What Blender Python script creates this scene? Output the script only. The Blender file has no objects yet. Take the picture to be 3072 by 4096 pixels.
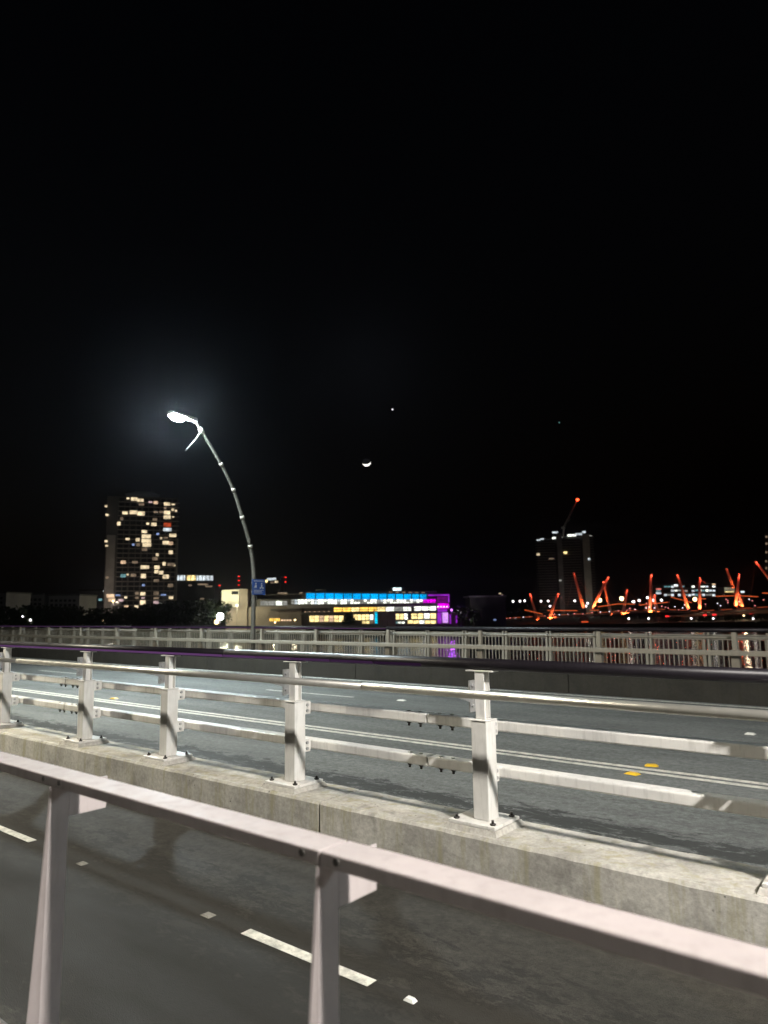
import bpy, bmesh, math, random
from mathutils import Vector, Matrix
from math import radians, sin, cos, pi, atan2
random.seed(7)
S = bpy.context.scene
COL = S.collection

# ------------------------------------------------------------------ camera
FPX, PW, PH = 2840.0, 3072, 4096            # focal length in photo pixels
YAW, PITCH, ROLL, EYE = radians(39), radians(7.9), radians(0.8), 1.6
_f = Vector((-sin(YAW)*cos(PITCH), cos(YAW)*cos(PITCH), sin(PITCH)))
_r0 = Vector((cos(YAW), sin(YAW), 0)); _u0 = _r0.cross(_f)
_R = _r0*cos(ROLL)-_u0*sin(ROLL); _U = _u0*cos(ROLL)+_r0*sin(ROLL)
cd = bpy.data.cameras.new('camera'); cam = bpy.data.objects.new('camera', cd); COL.objects.link(cam)
cam.matrix_world = Matrix(((_R.x, _U.x, -_f.x, 0), (_R.y, _U.y, -_f.y, 0), (_R.z, _U.z, -_f.z, EYE), (0, 0, 0, 1)))
cd.sensor_fit = 'VERTICAL'; cd.sensor_height = 36; cd.lens = FPX/PH*36
cd.clip_start = 0.05; cd.clip_end = 20000
cd.dof.use_dof = True; cd.dof.focus_distance = 5.6; cd.dof.aperture_fstop = 2.4
S.camera = cam
S.render.resolution_x = 768; S.render.resolution_y = 1024

# ------------------------------------------------------------------ world, moonlight, exposure
wd = bpy.data.worlds.new('World'); S.world = wd; wd.use_nodes = True
wn = wd.node_tree; bgn = wn.nodes['Background']
sky = wn.nodes.new('ShaderNodeTexSky'); sky.sky_type = 'NISHITA'; sky.sun_disc = False
sky.sun_elevation = radians(-4.0); sky.sun_rotation = radians(200); sky.altitude = 20
wn.links.new(sky.outputs[0], bgn.inputs[0]); bgn.inputs[1].default_value = 0.05
sl = bpy.data.lights.new('moonlight', 'SUN'); sl.energy = 0.004; sl.angle = radians(0.5); sl.color = (0.9, 0.95, 1)
so = bpy.data.objects.new('moonlight', sl); COL.objects.link(so)
so.rotation_euler = (radians(70), 0, radians(-140))
S.view_settings.view_transform = 'Standard'; S.view_settings.look = 'None'
S.view_settings.exposure = 0.0; S.view_settings.gamma = 1.0

# ------------------------------------------------------------------ helpers
def ray(x, y): return _f + _R*((x-PW/2)/FPX) - _U*((y-PH/2)/FPX)
FH = Vector((-sin(YAW), cos(YAW), 0)); RH = Vector((cos(YAW), sin(YAW), 0))
def at(x, y, D):                            # photo pixel on the vertical plane D metres ahead
    d = ray(x, y); return Vector((0, 0, EYE)) + d*(D/d.dot(FH))
def lo(x, y, D):                            # the same as (across, height)
    p = at(x, y, D); return p.dot(RH), p.z
def UD(u, D, z): return RH*u + FH*D + Vector((0, 0, z))

def tag(o, label=None, cat=None, group=None, kind=None):
    if label: o['label'] = label
    if cat: o['category'] = cat
    if group: o['group'] = group
    if kind: o['kind'] = kind
    return o
def empty(name, loc=(0, 0, 0), rz=0.0, label=None, cat=None, group=None):
    o = bpy.data.objects.new(name, None); COL.objects.link(o); o.empty_display_size = 0.3
    o.location = loc; o.rotation_euler = (0, 0, rz)
    return tag(o, label, cat, group)
def link(name, me, mat=None, parent=None, loc=None, rot=None, scale=None):
    o = bpy.data.objects.new(name, me); COL.objects.link(o)
    if parent: o.parent = parent
    if loc is not None: o.location = loc
    if rot is not None: o.rotation_euler = rot
    if scale is not None: o.scale = scale
    if mat is not None and not me.materials: me.materials.append(mat)
    return o

class MB:
    def __init__(s): s.bm = bmesh.new()
    def box(s, x0, x1, y0, y1, z0, z1, bev=0.0, seg=1):
        t = bmesh.new()
        v = [t.verts.new((x, y, z)) for x in (x0, x1) for y in (y0, y1) for z in (z0, z1)]
        for q in ((0, 1, 3, 2), (4, 6, 7, 5), (0, 4, 5, 1), (2, 3, 7, 6), (0, 2, 6, 4), (1, 5, 7, 3)):
            t.faces.new([v[i] for i in q])
        if bev: bmesh.ops.bevel(t, geom=t.edges[:], offset=bev, segments=seg, affect='EDGES', profile=0.5)
        s._merge(t); return s
    def _merge(s, t):
        me = bpy.data.meshes.new('t'); t.to_mesh(me); s.bm.from_mesh(me); bpy.data.meshes.remove(me); t.free()
    def hexa(s, bot, top):                    # 4 bottom + 4 top points
        v = [s.bm.verts.new(p) for p in list(bot)+list(top)]
        for q in ((3, 2, 1, 0), (4, 5, 6, 7), (0, 1, 5, 4), (1, 2, 6, 5), (2, 3, 7, 6), (3, 0, 4, 7)):
            s.bm.faces.new([v[i] for i in q])
        return s
    def prism(s, pts, off):                   # planar polygon swept by vector off
        off = Vector(off); a = [s.bm.verts.new(p) for p in pts]; b = [s.bm.verts.new(Vector(p)+off) for p in pts]
        n = len(a); s.bm.faces.new(a[::-1]); s.bm.faces.new(b)
        for i in range(n): s.bm.faces.new((a[i], a[(i+1) % n], b[(i+1) % n], b[i]))
        return s
    def tube(s, pts, r, n=10, cap=True):
        pts = [Vector(p) for p in pts]; rings = []
        rr = r if isinstance(r, (list, tuple)) else [r]*len(pts)
        for i, p in enumerate(pts):
            d = (pts[min(i+1, len(pts)-1)]-pts[max(i-1, 0)]).normalized()
            up = Vector((0, 0, 1)) if abs(d.z) < .95 else Vector((1, 0, 0))
            a = d.cross(up).normalized(); b = a.cross(d)
            rings.append([s.bm.verts.new(p+(a*cos(2*pi*k/n)+b*sin(2*pi*k/n))*rr[i]) for k in range(n)])
        for A, B in zip(rings, rings[1:]):
            for k in range(n):
                f = s.bm.faces.new((A[k], A[(k+1) % n], B[(k+1) % n], B[k])); f.smooth = True
        if cap: s.bm.faces.new(rings[0][::-1]); s.bm.faces.new(rings[-1])
        return s
    def grid(s, x0, x1, y0, y1, z, nx, ny, jit=0.0):
        vs = [[s.bm.verts.new((x0+(x1-x0)*i/nx, y0+(y1-y0)*j/ny, z+random.uniform(-jit, jit))) for j in range(ny+1)] for i in range(nx+1)]
        for i in range(nx):
            for j in range(ny): s.bm.faces.new((vs[i][j], vs[i+1][j], vs[i+1][j+1], vs[i][j+1]))
        return s
    def poly(s, pts): s.bm.faces.new([s.bm.verts.new(p) for p in pts]); return s
    def mesh(s, name, mat=None):
        bmesh.ops.recalc_face_normals(s.bm, faces=s.bm.faces[:])
        me = bpy.data.meshes.new(name); s.bm.to_mesh(me); s.bm.free()
        if mat: me.materials.append(mat)
        return me
    def build(s, name, mat, parent=None, **k):
        return link(name, s.mesh(name, mat), None, parent, **k)

# ------------------------------------------------------------------ materials
def newmat(name):
    m = bpy.data.materials.new(name); m.use_nodes = True
    nt = m.node_tree; return m, nt, nt.nodes['Principled BSDF']
def N(nt, t, **k):
    n = nt.nodes.new(t)
    for a, v in k.items(): setattr(n, a, v)
    return n
def noise(nt, vec, scale, detail=4, rough=.55, dist=0.0):
    n = N(nt, 'ShaderNodeTexNoise'); n.inputs['Scale'].default_value = scale; n.inputs['Detail'].default_value = detail
    n.inputs['Roughness'].default_value = rough; n.inputs['Distortion'].default_value = dist
    nt.links.new(vec, n.inputs['Vector']); return n.outputs['Fac']
def ramp(nt, fac, stops):
    r = N(nt, 'ShaderNodeValToRGB'); e = r.color_ramp.elements
    while len(e) < len(stops): e.new(.5)
    for el, (p, c) in zip(e, stops): el.position = p; el.color = (c, c, c, 1) if not isinstance(c, tuple) else (*c, 1)
    nt.links.new(fac, r.inputs[0]); return r.outputs[0]
def mix(nt, fac, a, b, mode='MIX'):
    n = N(nt, 'ShaderNodeMix', data_type='RGBA', blend_type=mode)
    for i, v in ((0, fac), (6, a), (7, b)):
        if isinstance(v, (int, float)): n.inputs[i].default_value = v if i == 0 else (v, v, v, 1)
        elif isinstance(v, tuple): n.inputs[i].default_value = (*v, 1)
        else: nt.links.new(v, n.inputs[i])
    return n.outputs[2]
def coords(nt, scale=(1, 1, 1)):
    g = N(nt, 'ShaderNodeNewGeometry'); mp = N(nt, 'ShaderNodeMapping'); mp.inputs['Scale'].default_value = scale
    nt.links.new(g.outputs['Position'], mp.inputs['Vector']); return mp.outputs[0]
def bump(nt, bsdf, h, strength, dist):
    b = N(nt, 'ShaderNodeBump'); b.inputs['Strength'].default_value = strength; b.inputs['Distance'].default_value = dist
    nt.links.new(h, b.inputs['Height']); nt.links.new(b.outputs[0], bsdf.inputs['Normal'])
def plain(name, col, rough=.6, metal=0.0, var=.15, scale=3.0, bumps=0.0):
    m, nt, b = newmat(name); v = coords(nt)
    n = noise(nt, v, scale, 5, .6)
    c = mix(nt, ramp(nt, n, [(.3, 0.0), (.7, 1.0)]), tuple(x*(1-var) for x in col), tuple(min(1, x*(1+var*.6)) for x in col))
    nt.links.new(c, b.inputs['Base Color']); b.inputs['Roughness'].default_value = rough; b.inputs['Metallic'].default_value = metal
    if bumps: bump(nt, b, noise(nt, v, 60, 3), bumps, .004)
    return m
def paint(name, col, rough=.45, dirt=(.16, .14, .11)):
    """sprayed steel paint: faint orange peel, grime streaks and small chips"""
    m, nt, b = newmat(name); v = coords(nt); vs = coords(nt, (9, 9, 1.2))
    d1 = ramp(nt, noise(nt, v, 2.6, 8, .7), [(.38, 0.0), (.72, .8)])
    d2 = ramp(nt, noise(nt, vs, 3.0, 4, .6), [(.5, 0.0), (.74, .6)])
    c = mix(nt, d1, col, tuple(x*.78 for x in col)); c = mix(nt, d2, c, tuple(col[i]*.55+dirt[i]*.3 for i in range(3)))
    chip = ramp(nt, noise(nt, v, 38, 3, .6), [(.72, 0.0), (.76, .7)])
    c = mix(nt, chip, c, dirt); nt.links.new(c, b.inputs['Base Color'])
    nt.links.new(ramp(nt, noise(nt, v, 14, 4), [(.3, rough-.08), (.7, rough+.15)]), b.inputs['Roughness'])
    bump(nt, b, noise(nt, v, 120, 2), .06, .003); return m
def emit(name, col, s):
    m = bpy.data.materials.new(name); m.use_nodes = True; nt = m.node_tree; nt.nodes.clear()
    e = N(nt, 'ShaderNodeEmission'); e.inputs[0].default_value = (*col, 1); e.inputs[1].default_value = s
    o = N(nt, 'ShaderNodeOutputMaterial'); nt.links.new(e.outputs[0], o.inputs[0]); return m
def litglass(name, col, s, scale=.25):
    """lit room behind glass: uneven emission from lamps and furnishings inside"""
    m = bpy.data.materials.new(name); m.use_nodes = True; nt = m.node_tree; nt.nodes.clear()
    v = coords(nt); n = ramp(nt, noise(nt, v, scale, 3, .6), [(.3, .35), (.5, .8), (.68, 1.25)])
    c = mix(nt, 1.0, n, col, 'MULTIPLY')
    e = N(nt, 'ShaderNodeEmission'); nt.links.new(c, e.inputs[0]); e.inputs[1].default_value = s
    o = N(nt, 'ShaderNodeOutputMaterial'); nt.links.new(e.outputs[0], o.inputs[0]); return m

def asphalt(name, base, near):
    m, nt, b = newmat(name); v = coords(nt)
    ag = N(nt, 'ShaderNodeTexVoronoi'); ag.inputs['Scale'].default_value = 170; nt.links.new(v, ag.inputs['Vector'])
    agg = ramp(nt, ag.outputs['Distance'], [(.0, 1.35), (.5, .85), (1.0, .6)])
    vl = coords(nt, (.35, 1.4, 1))
    big = ramp(nt, noise(nt, vl, 1.2, 7, .68), [(.32, .72), (.62, 1.2)])
    mid = ramp(nt, noise(nt, v, 14, 8, .8), [(.34, .62), (.5, 1.0), (.66, 1.4)])
    c = mix(nt, 1.0, tuple(x for x in base), agg, 'MULTIPLY'); c = mix(nt, 1.0, c, big, 'MULTIPLY'); c = mix(nt, 1.0, c, mid, 'MULTIPLY')
    # wheel path and oil stains: irregular dark streaks along the lane
    sx = N(nt, 'ShaderNodeSeparateXYZ'); nt.links.new(coords(nt), sx.inputs[0])
    nz = noise(nt, coords(nt, (1.0, 2.4, 1)), 3.6, 10, .8, .4)
    def band(yc, w, thr, amt):
        s1 = N(nt, 'ShaderNodeMath', operation='SUBTRACT'); nt.links.new(sx.outputs[1], s1.inputs[0]); s1.inputs[1].default_value = yc
        a1 = N(nt, 'ShaderNodeMath', operation='ABSOLUTE'); nt.links.new(s1.outputs[0], a1.inputs[0])
        d1 = N(nt, 'ShaderNodeMath', operation='DIVIDE'); nt.links.new(a1.outputs[0], d1.inputs[0]); d1.inputs[1].default_value = w
        t1 = N(nt, 'ShaderNodeMath', operation='SUBTRACT'); nt.links.new(nz, t1.inputs[0])
        m1 = N(nt, 'ShaderNodeMath', operation='MULTIPLY'); nt.links.new(d1.outputs[0], m1.inputs[0]); m1.inputs[1].default_value = .22
        nt.links.new(m1.outputs[0], t1.inputs[1])
        return ramp(nt, t1.outputs[0], [(thr, 0.0), (thr+.06, amt)])
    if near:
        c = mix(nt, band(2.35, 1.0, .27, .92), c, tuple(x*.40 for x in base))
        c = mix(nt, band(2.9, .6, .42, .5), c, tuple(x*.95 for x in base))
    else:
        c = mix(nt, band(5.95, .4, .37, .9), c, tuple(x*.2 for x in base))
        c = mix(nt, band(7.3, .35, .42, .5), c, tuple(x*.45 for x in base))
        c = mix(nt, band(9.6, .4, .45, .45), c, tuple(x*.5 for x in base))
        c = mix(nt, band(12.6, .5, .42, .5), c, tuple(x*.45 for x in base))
    nt.links.new(c, b.inputs['Base Color'])
    nt.links.new(ramp(nt, noise(nt, vl, 2.0, 5), [(.3, .75), (.7, .95)]), b.inputs['Roughness']); b.inputs['Specular IOR Level'].default_value = .25
    bump(nt, b, ag.outputs['Distance'], .3, .004); return m

def concrete(name, col, stain=.5, tint=(.28, .27, .16)):
    m, nt, b = newmat(name); v = coords(nt)
    big = ramp(nt, noise(nt, v, 1.7, 8, .7), [(.3, .5), (.52, .95), (.72, 1.2)])
    fine = ramp(nt, noise(nt, v, 26, 6, .7), [(.3, .72), (.7, 1.18)])
    c = mix(nt, 1.0, col, big, 'MULTIPLY'); c = mix(nt, 1.0, c, fine, 'MULTIPLY')
    run = ramp(nt, noise(nt, coords(nt, (5.0, 5.0, .55)), 1.6, 6, .65), [(.5, 0.0), (.68, stain)])
    c = mix(nt, run, c, tuple(col[i]*tint[i]*2.2 for i in range(3)))
    pit = N(nt, 'ShaderNodeTexVoronoi'); pit.inputs['Scale'].default_value = 16; nt.links.new(v, pit.inputs['Vector'])
    pm = ramp(nt, pit.outputs['Distance'], [(.08, 1.0), (.16, 0.0)])
    sel = ramp(nt, noise(nt, v, 3.1, 3), [(.55, 0.0), (.6, 1.0)])
    pf = mix(nt, 1.0, pm, sel, 'MULTIPLY'); c = mix(nt, pf, c, tuple(x*.18 for x in col))
    blot = ramp(nt, noise(nt, v, 4.3, 5, .6, .6), [(.60, 0.0), (.70, .6)])
    c = mix(nt, blot, c, tuple(x*.42 for x in col))
    nt.links.new(c, b.inputs['Base Color']); b.inputs['Roughness'].default_value = .9
    bump(nt, b, noise(nt, v, 45, 6, .7), .35, .006); return m

M = {}
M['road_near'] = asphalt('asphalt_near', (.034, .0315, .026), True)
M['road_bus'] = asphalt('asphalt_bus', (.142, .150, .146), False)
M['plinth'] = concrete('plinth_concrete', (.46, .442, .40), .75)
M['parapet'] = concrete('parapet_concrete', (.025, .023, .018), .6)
M['path'] = concrete('path_concrete', (.16, .155, .145))
M['deck'] = plain('deck_concrete', (.2, .19, .18), .9)
M['cream'] = paint('cream_rail_paint', (.70, .685, .65))
M['pink'] = paint('warm_white_paint', (.365, .322, .316), .6)
M['grey'] = paint('far_rail_paint', (.23, .21, .17), .5)
M['galv'] = plain('galvanised_steel', (.45, .45, .45), .38, .8, .25, 20)
M['steel'] = plain('brushed_steel', (.60, .58, .53), .36, .75, .12, 8)
M['black'] = plain('black_powder_coat', (.010, .008, .011), .42, .0, .3, 6)
M['black'].node_tree.nodes['Principled BSDF'].inputs['Specular IOR Level'].default_value = .25
M['bolt'] = plain('dark_bolt_steel', (.06, .055, .05), .45, .6, .3, 30)
M['grout'] = concrete('grout', (.46, .44, .40), .2)
M['line'] = None
def roadpaint(name, col, wear=.5):
    m, nt, b = newmat(name); v = coords(nt)
    w = ramp(nt, noise(nt, v, 9, 8, .75), [(.45, 0.0), (.62, wear)])
    c = mix(nt, w, col, tuple(x*.32 for x in col)); sp = ramp(nt, noise(nt, v, 70, 3), [(.6, 0.0), (.7, .6)])
    c = mix(nt, sp, c, tuple(x*.3 for x in col)); nt.links.new(c, b.inputs['Base Color']); b.inputs['Roughness'].default_value = .7
    bump(nt, b, noise(nt, v, 90, 3), .4, .004); return m
M['line'] = roadpaint('white_road_paint', (.66, .65, .58), .7)
M['worn'] = roadpaint('worn_stud', (.22, .21, .18), .8)
M['yellow'] = plain('yellow_plastic', (.75, .48, .03), .4)
M['white_plastic'] = plain('white_plastic', (.7, .7, .66), .35)
M['purple_sheen_glow'] = emit('purple_sheen_glow', (.10, .042, .125), 1.0)  # glow that paints a purple sheen on the black rails
M['pole'] = plain('pole_paint', (.06, .058, .048), .5, 0, .2, 4)
M['collar'] = plain('collar_steel', (.30, .29, .25), .45, .2)
M['head'] = plain('lamp_housing', (.35, .35, .36), .4, .2)
M['sign'] = plain('blue_sign_sheet', (.03, .09, .36), .45)
M['sign_white'] = plain('white_sign_print', (.62, .66, .72), .45)
M['leaf'] = plain('dark_foliage', (.05, .075, .03), .7, 0, .5, .6)
M['bark'] = plain('bark', (.10, .08, .06), .9)
M['dark_wall'] = plain('dark_facade', (.10, .095, .09), .8, 0, .3, .1)
M['wall_b'] = plain('brown_facade', (.24, .20, .165), .8, 0, .25, .12)
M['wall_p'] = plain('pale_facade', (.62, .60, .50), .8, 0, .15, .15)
M['wall_g'] = plain('grey_facade', (.32, .31, .30), .8, 0, .25, .12)
M['slab'] = plain('floor_slab', (.34, .31, .28), .8, 0, .2, .2)
M['roof'] = plain('roof_sheet', (.22, .24, .27), .5, .3)
M['glass_dark'] = plain('dark_glass', (.02, .022, .026), .12)
M['mast'] = plain('mast_paint', (.62, .58, .55), .5)
M['ground'] = plain('bank_ground', (.07, .075, .05), .95, 0, .4, .05)
M['wallbank'] = concrete('river_wall', (.22, .20, .18))

# water
m, nt, b = newmat('river_water'); b.inputs['Base Color'].default_value = (.008, .010, .010, 1)
b.inputs['Roughness'].default_value = .07; b.inputs['IOR'].default_value = 1.33
v = coords(nt, (1, 1, 1)); n1 = noise(nt, v, .22, 5, .6); bump(nt, b, n1, .35, 1.0); M['water'] = m

# ------------------------------------------------------------------ setting: river, banks, deck, roads
tag(MB().poly([(-3000, -3000, -11), (3000, -3000, -11), (3000, 3000, -11), (-3000, 3000, -11)]).build('river_water', M['water']), kind='structure')
shore = [(-104, 84), (-128, 170), (-150, 290), (-128, 375), (-60, 392), (60, 398), (140, 412), (260, 436), (600, 470), (2000, 600), (2000, 2000), (-2000, 2000), (-2000, -300), (-420, -300), (-120, -40)]
b_ = MB(); b_.prism([UD(u, D, -12.5) for u, D in shore], (0, 0, 4.7))
tag(b_.build('river_bank', M['ground']), kind='structure')
RZ = -0.22
XL, XR = -150.0, 70.0
tag(MB().box(XL, XR, -3.2, 19.0, -2.2, RZ-.12).build('bridge_deck', M['deck']), kind='structure')
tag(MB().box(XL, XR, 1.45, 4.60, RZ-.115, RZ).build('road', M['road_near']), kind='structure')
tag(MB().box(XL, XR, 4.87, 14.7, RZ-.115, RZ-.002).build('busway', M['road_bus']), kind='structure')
tag(MB().box(XL, XR, -3.0, 1.44, RZ-.11, -.0, .02).build('footpath', M['path']), kind='structure')
tag(MB().box(XL, XR, 15.35, 18.9, RZ-.11, .02).build('far_footpath', M['path']), kind='structure')
# painted lines (thin sheets laid on the asphalt)
def line(name, x0, x1, yc, w, label, grp=None, z=RZ+.004):
    o = MB(); n = max(2, int((x1-x0)/.5)); 
    vs0 = []; 
    for i in range(n+1):
        x = x0+(x1-x0)*i/n
        vs0.append((o.bm.verts.new((x, yc-w/2+random.uniform(-.004, .004), z)), o.bm.verts.new((x, yc+w/2+random.uniform(-.004, .004), z))))
    for a, c in zip(vs0, vs0[1:]): o.bm.faces.new((a[0], c[0], c[1], a[1]))
    return tag(o.build(name, M['line']), label, 'road marking', grp, kind='structure')
line('centre_line', XL, XR, 8.165, .10, 'nearer of the two solid white lines along the busway centre')
line('centre_line', XL, XR, 8.345, .10, 'farther of the two solid white lines along the busway centre')
line('edge_line', XL, XR, 14.36, .10, 'thin white edge line along the foot of the far concrete parapet')
line('lane_dash', -3.40, -2.45, 2.88, .07, 'white lane dash on dark asphalt crossed by the nearer handrail post', 'lane dashes')
line('lane_dash', -7.2, -6.07, 2.90, .07, 'white lane dash at the left edge left of the leftmost handrail post', 'lane dashes')
line('lane_dash', -13.05, -10.3, 11.6, .10, 'long white dash on the far bus lane behind the fourth barrier post', 'bus lane dashes')
line('lane_dash', -24.2, -21.35, 11.5, .10, 'white dash on the far bus lane behind the second barrier post', 'bus lane dashes')
line('lane_dash', -35.5, -32.5, 11.5, .10, 'farthest white dash on the far bus lane at the left edge', 'bus lane dashes')
stud_me = None
def stud(x, y, mat, label, sz=(.06, .035, .014), rz=0):
    o = MB(); a, c, h = sz; o.hexa([(-a/2, -c/2, 0), (a/2, -c/2, 0), (a/2, c/2, 0), (-a/2, c/2, 0)], [(-a/3.4, -c/3, h), (a/3.4, -c/3, h), (a/3.4, c/3, h), (-a/3.4, c/3, h)])
    ob = o.build('road_stud', mat, loc=(x, y, RZ), rot=(0, 0, rz)); return tag(ob, label, 'road stud', 'raised road studs')
stud(-5.25, 2.885, M['worn'], 'worn white road stud on asphalt just right of the leftmost handrail post', (.08, .06, .008))
stud(-3.76, 2.89, M['worn'], 'worn white road stud just left of the white lane dash', (.085, .06, .008))
stud(-2.21, 2.875, M['white_plastic'], 'bright white road stud right of the nearer handrail post')
stud(-3.0, 8.55, M['yellow'], 'yellow road stud just beyond the double white line', (.15, .11, .018), .3)
stud(-3.03, 8.02, M['yellow'], 'yellow road stud just in front of the double white line', (.15, .11, .018), -.2)
stud(-2.57, 11.4, M['white_plastic'], 'white road stud on the far bus lane near the right edge', (.14, .12, .02))
stud(-9.1, 11.72, M['white_plastic'], 'white road stud right of the long far bus lane dash', (.2, .1, .02))
stud(-14.6, 8.6, M['yellow'], 'yellow road stud beside the double line seen between the two leftmost barrier bays', (.18, .12, .02))

# ------------------------------------------------------------------ street lamps (bent poles, one visible at the far side)
lens_far = emit('lamp_lens_cool', (.82, .96, 1.0), 5600)
lens_near = emit('lamp_lens_warm', (1.0, .955, .895), 8600)
def street_lamp(x, y0, z0, s, lens, label):
    """pole bends towards local -Y (s=+1) or +Y (s=-1)"""
    t = empty('street_lamp', (x, y0, z0), 0 if s > 0 else pi, label, 'street lamp', 'bent street lamps on the bridge')
    prof = [(0, 0), (0, 1.2), (0, 2.44), (-.16, 3.32), (-.50, 4.22), (-.87, 5.06), (-1.36, 5.80), (-2.13, 6.73), (-2.37, 6.98)]
    def sp(k):                                 # smooth the traced profile
        pts = []
        for i in range(len(prof)-1):
            p0, p1, p2, p3 = prof[max(i-1, 0)], prof[i], prof[i+1], prof[min(i+2, len(prof)-1)]
            for j in range(k):
                u = j/k; pts.append(tuple(.5*((2*p1[a])+(-p0[a]+p2[a])*u+(2*p0[a]-5*p1[a]+4*p2[a]-p3[a])*u*u+(-p0[a]+3*p1[a]-3*p2[a]+p3[a])*u**3) for a in (0, 1)))
        return pts+[prof[-1]]
    P = sp(5); n = len(P)
    MB().tube([(0, a, c) for a, c in P], [.078-.036*i/(n-1) for i in range(n)], 12).build('pole', M['pole'], t)
    MB().box(-.16, .16, -.16, .16, 0, .03, .004).build('base_plate', M['galv'], t)
    for i in (3, 4, 5, 6):
        a, c = prof[i]; a0, c0 = prof[i-1]; d = Vector((0, a-a0, c-c0)).normalized(); p = Vector((0, a, c))
        MB().tube([p-d*.05, p+d*.05], .078-.036*(i*5)/(n-1)+.012, 12).build('collar', M['collar'], t)
    p = Vector((0, -2.13, 6.73)); cl = MB().tube([p+Vector((0, .05, -.07)), p-Vector((0, .05, -.07))], .07, 12).build('arm_clamp', M['collar'], t)
    MB().tube([p+Vector((0, -.02, -.06)), (0, -2.30, 6.45), (0, -2.67, 6.01)], [.022, .016, .016], 8).build('banner_arm', M['pole'], t)
    # lamp head: tapered shoe with a flat lens underneath
    h = MB(); L0, L1 = -2.33, -3.22
    h.hexa([(-.09, L0, 6.95), (.09, L0, 6.95), (.17, L1, 7.02), (-.17, L1, 7.02)], [(-.06, L0, 7.06), (.06, L0, 7.06), (.12, L1, 7.10), (-.12, L1, 7.10)])
    hd = h.build('lamp_head', M['head'], t)
    l = MB(); l.hexa([(-.06, -2.84, 6.87), (.06, -2.84, 6.87), (.07, -3.10, 6.885), (-.07, -3.10, 6.885)], [(-.10, -2.76, 6.982), (.10, -2.76, 6.982), (.12, -3.18, 7.013), (-.12, -3.18, 7.013)])
    l.build('lamp_lens', lens, hd)
    return t
lampA = street_lamp(-17.5, 14.98, .36, 1, lens_far, 'bent street lamp with glowing white head above the far parapet')
street_lamp(22.0, 14.98, .36, 1, lens_far, 'bent street lamp on the far parapet beyond the right edge')
street_lamp(5.0, -1.8, .0, -1, lens_near, 'bent street lamp on the near footpath right of the viewer')
street_lamp(-16.0, -1.8, .0, -1, emit('lamp_lens_yellow', (1.0, .925, .74), 6400), 'bent street lamp on the near footpath far to the left')

# blue shared path sign on the visible lamp pole
t = empty('path_sign', (-17.40, 15.10, 2.15), 0, 'blue square path sign with white pictograms fixed to the street lamp', 'sign')
MB().box(0, .004, -.27, .27, 0, .49, .001).build('sign_plate', M['sign'], t)
MB().box(-.045, -.004, -.27, .27, .08, .12).box(-.045, -.004, -.27, .27, .36, .40).build('bracket', M['galv'], t)
w = MB()
w.box(.005, .007, -.20, .20, .425, .445)
for cy in (-.12, .12):                        # walker and rider pictograms
    w.tube([(.005, cy, .355), (.008, cy, .355)], .026, 10)
    w.prism([(.005, cy-.03, .32), (.005, cy+.03, .32), (.005, cy+.022, .22), (.005, cy-.022, .22)], (.003, 0, 0))
w.tube([(.0065, -.19, .215), (.0065, -.15, .265)], .008, 6).tube([(.0065, -.09, .215), (.0065, -.11, .26)], .008, 6)
w.tube([(.005, .07, .215), (.0075, .07, .215)], .03, 12).tube([(.005, .175, .215), (.0075, .175, .215)], .03, 12)
w.build('pictogram', M['sign_white'], t)
w = MB(); w.box(.005, .007, -.2, .2, .135, .15).box(.005, .007, -.2, .12, .095, .11).box(.005, .007, -.2, .16, .05, .065)
w.build('text_line', M['sign_white'], t)

# ------------------------------------------------------------------ near handrail
t = empty('handrail', (-1.22, 1.3, 0), 0, 'warm white steel handrail with plate posts in the foreground', 'handrail')
def rail_piece(x0, x1):
    o = MB(); o.box(x0, x1, -.05, .05, 1.016, 1.050, .004, 2); return o.build('rail', M['pink'], t)
rails = [rail_piece(-7.0, .002-.003), rail_piece(.003, 4.2)]
bolt_me = MB().tube([(0, -.004, 0), (0, .012, 0)], .009, 8).mesh('bolt', M['bolt'])
for k in range(-4, 4):
    px = k*1.28
    o = MB()                                   # plate post seen on its right side, front edge thickens downwards
    o.hexa([(px-.046, -.088, -.0), (px+.0, -.055, -.0), (px+.0, .016, -.0), (px-.046, .016, -.0)],
           [(px-.008, -.052, 1.014), (px+.0, -.050, 1.014), (px+.0, .016, 1.014), (px-.008, .016, 1.014)])
    post = o.build('post', M['pink'], t)
    MB().prism([(px-.006, .017, .905), (px-.006, .155, .905), (px-.006, .158, .935), (px-.006, .158, 1.0145), (px-.006, .017, 1.0145)], (.006, 0, 0)).build('gusset', M['pink'], post)
    MB().box(px-.09, px+.06, -.11, .09, .0, .014, .002).build('foot_plate', M['pink'], post)
    for dx in (-.055, .055):
        link('bolt', bolt_me, None, rails[0] if px+dx < 0 else rails[1], loc=(px+dx, -.05, 1.036))

# ------------------------------------------------------------------ barrier between road and busway
t = empty('traffic_barrier', (0, 4.7, 0), 0, 'cream steel traffic barrier with two box rails on a concrete plinth', 'barrier')
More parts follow.
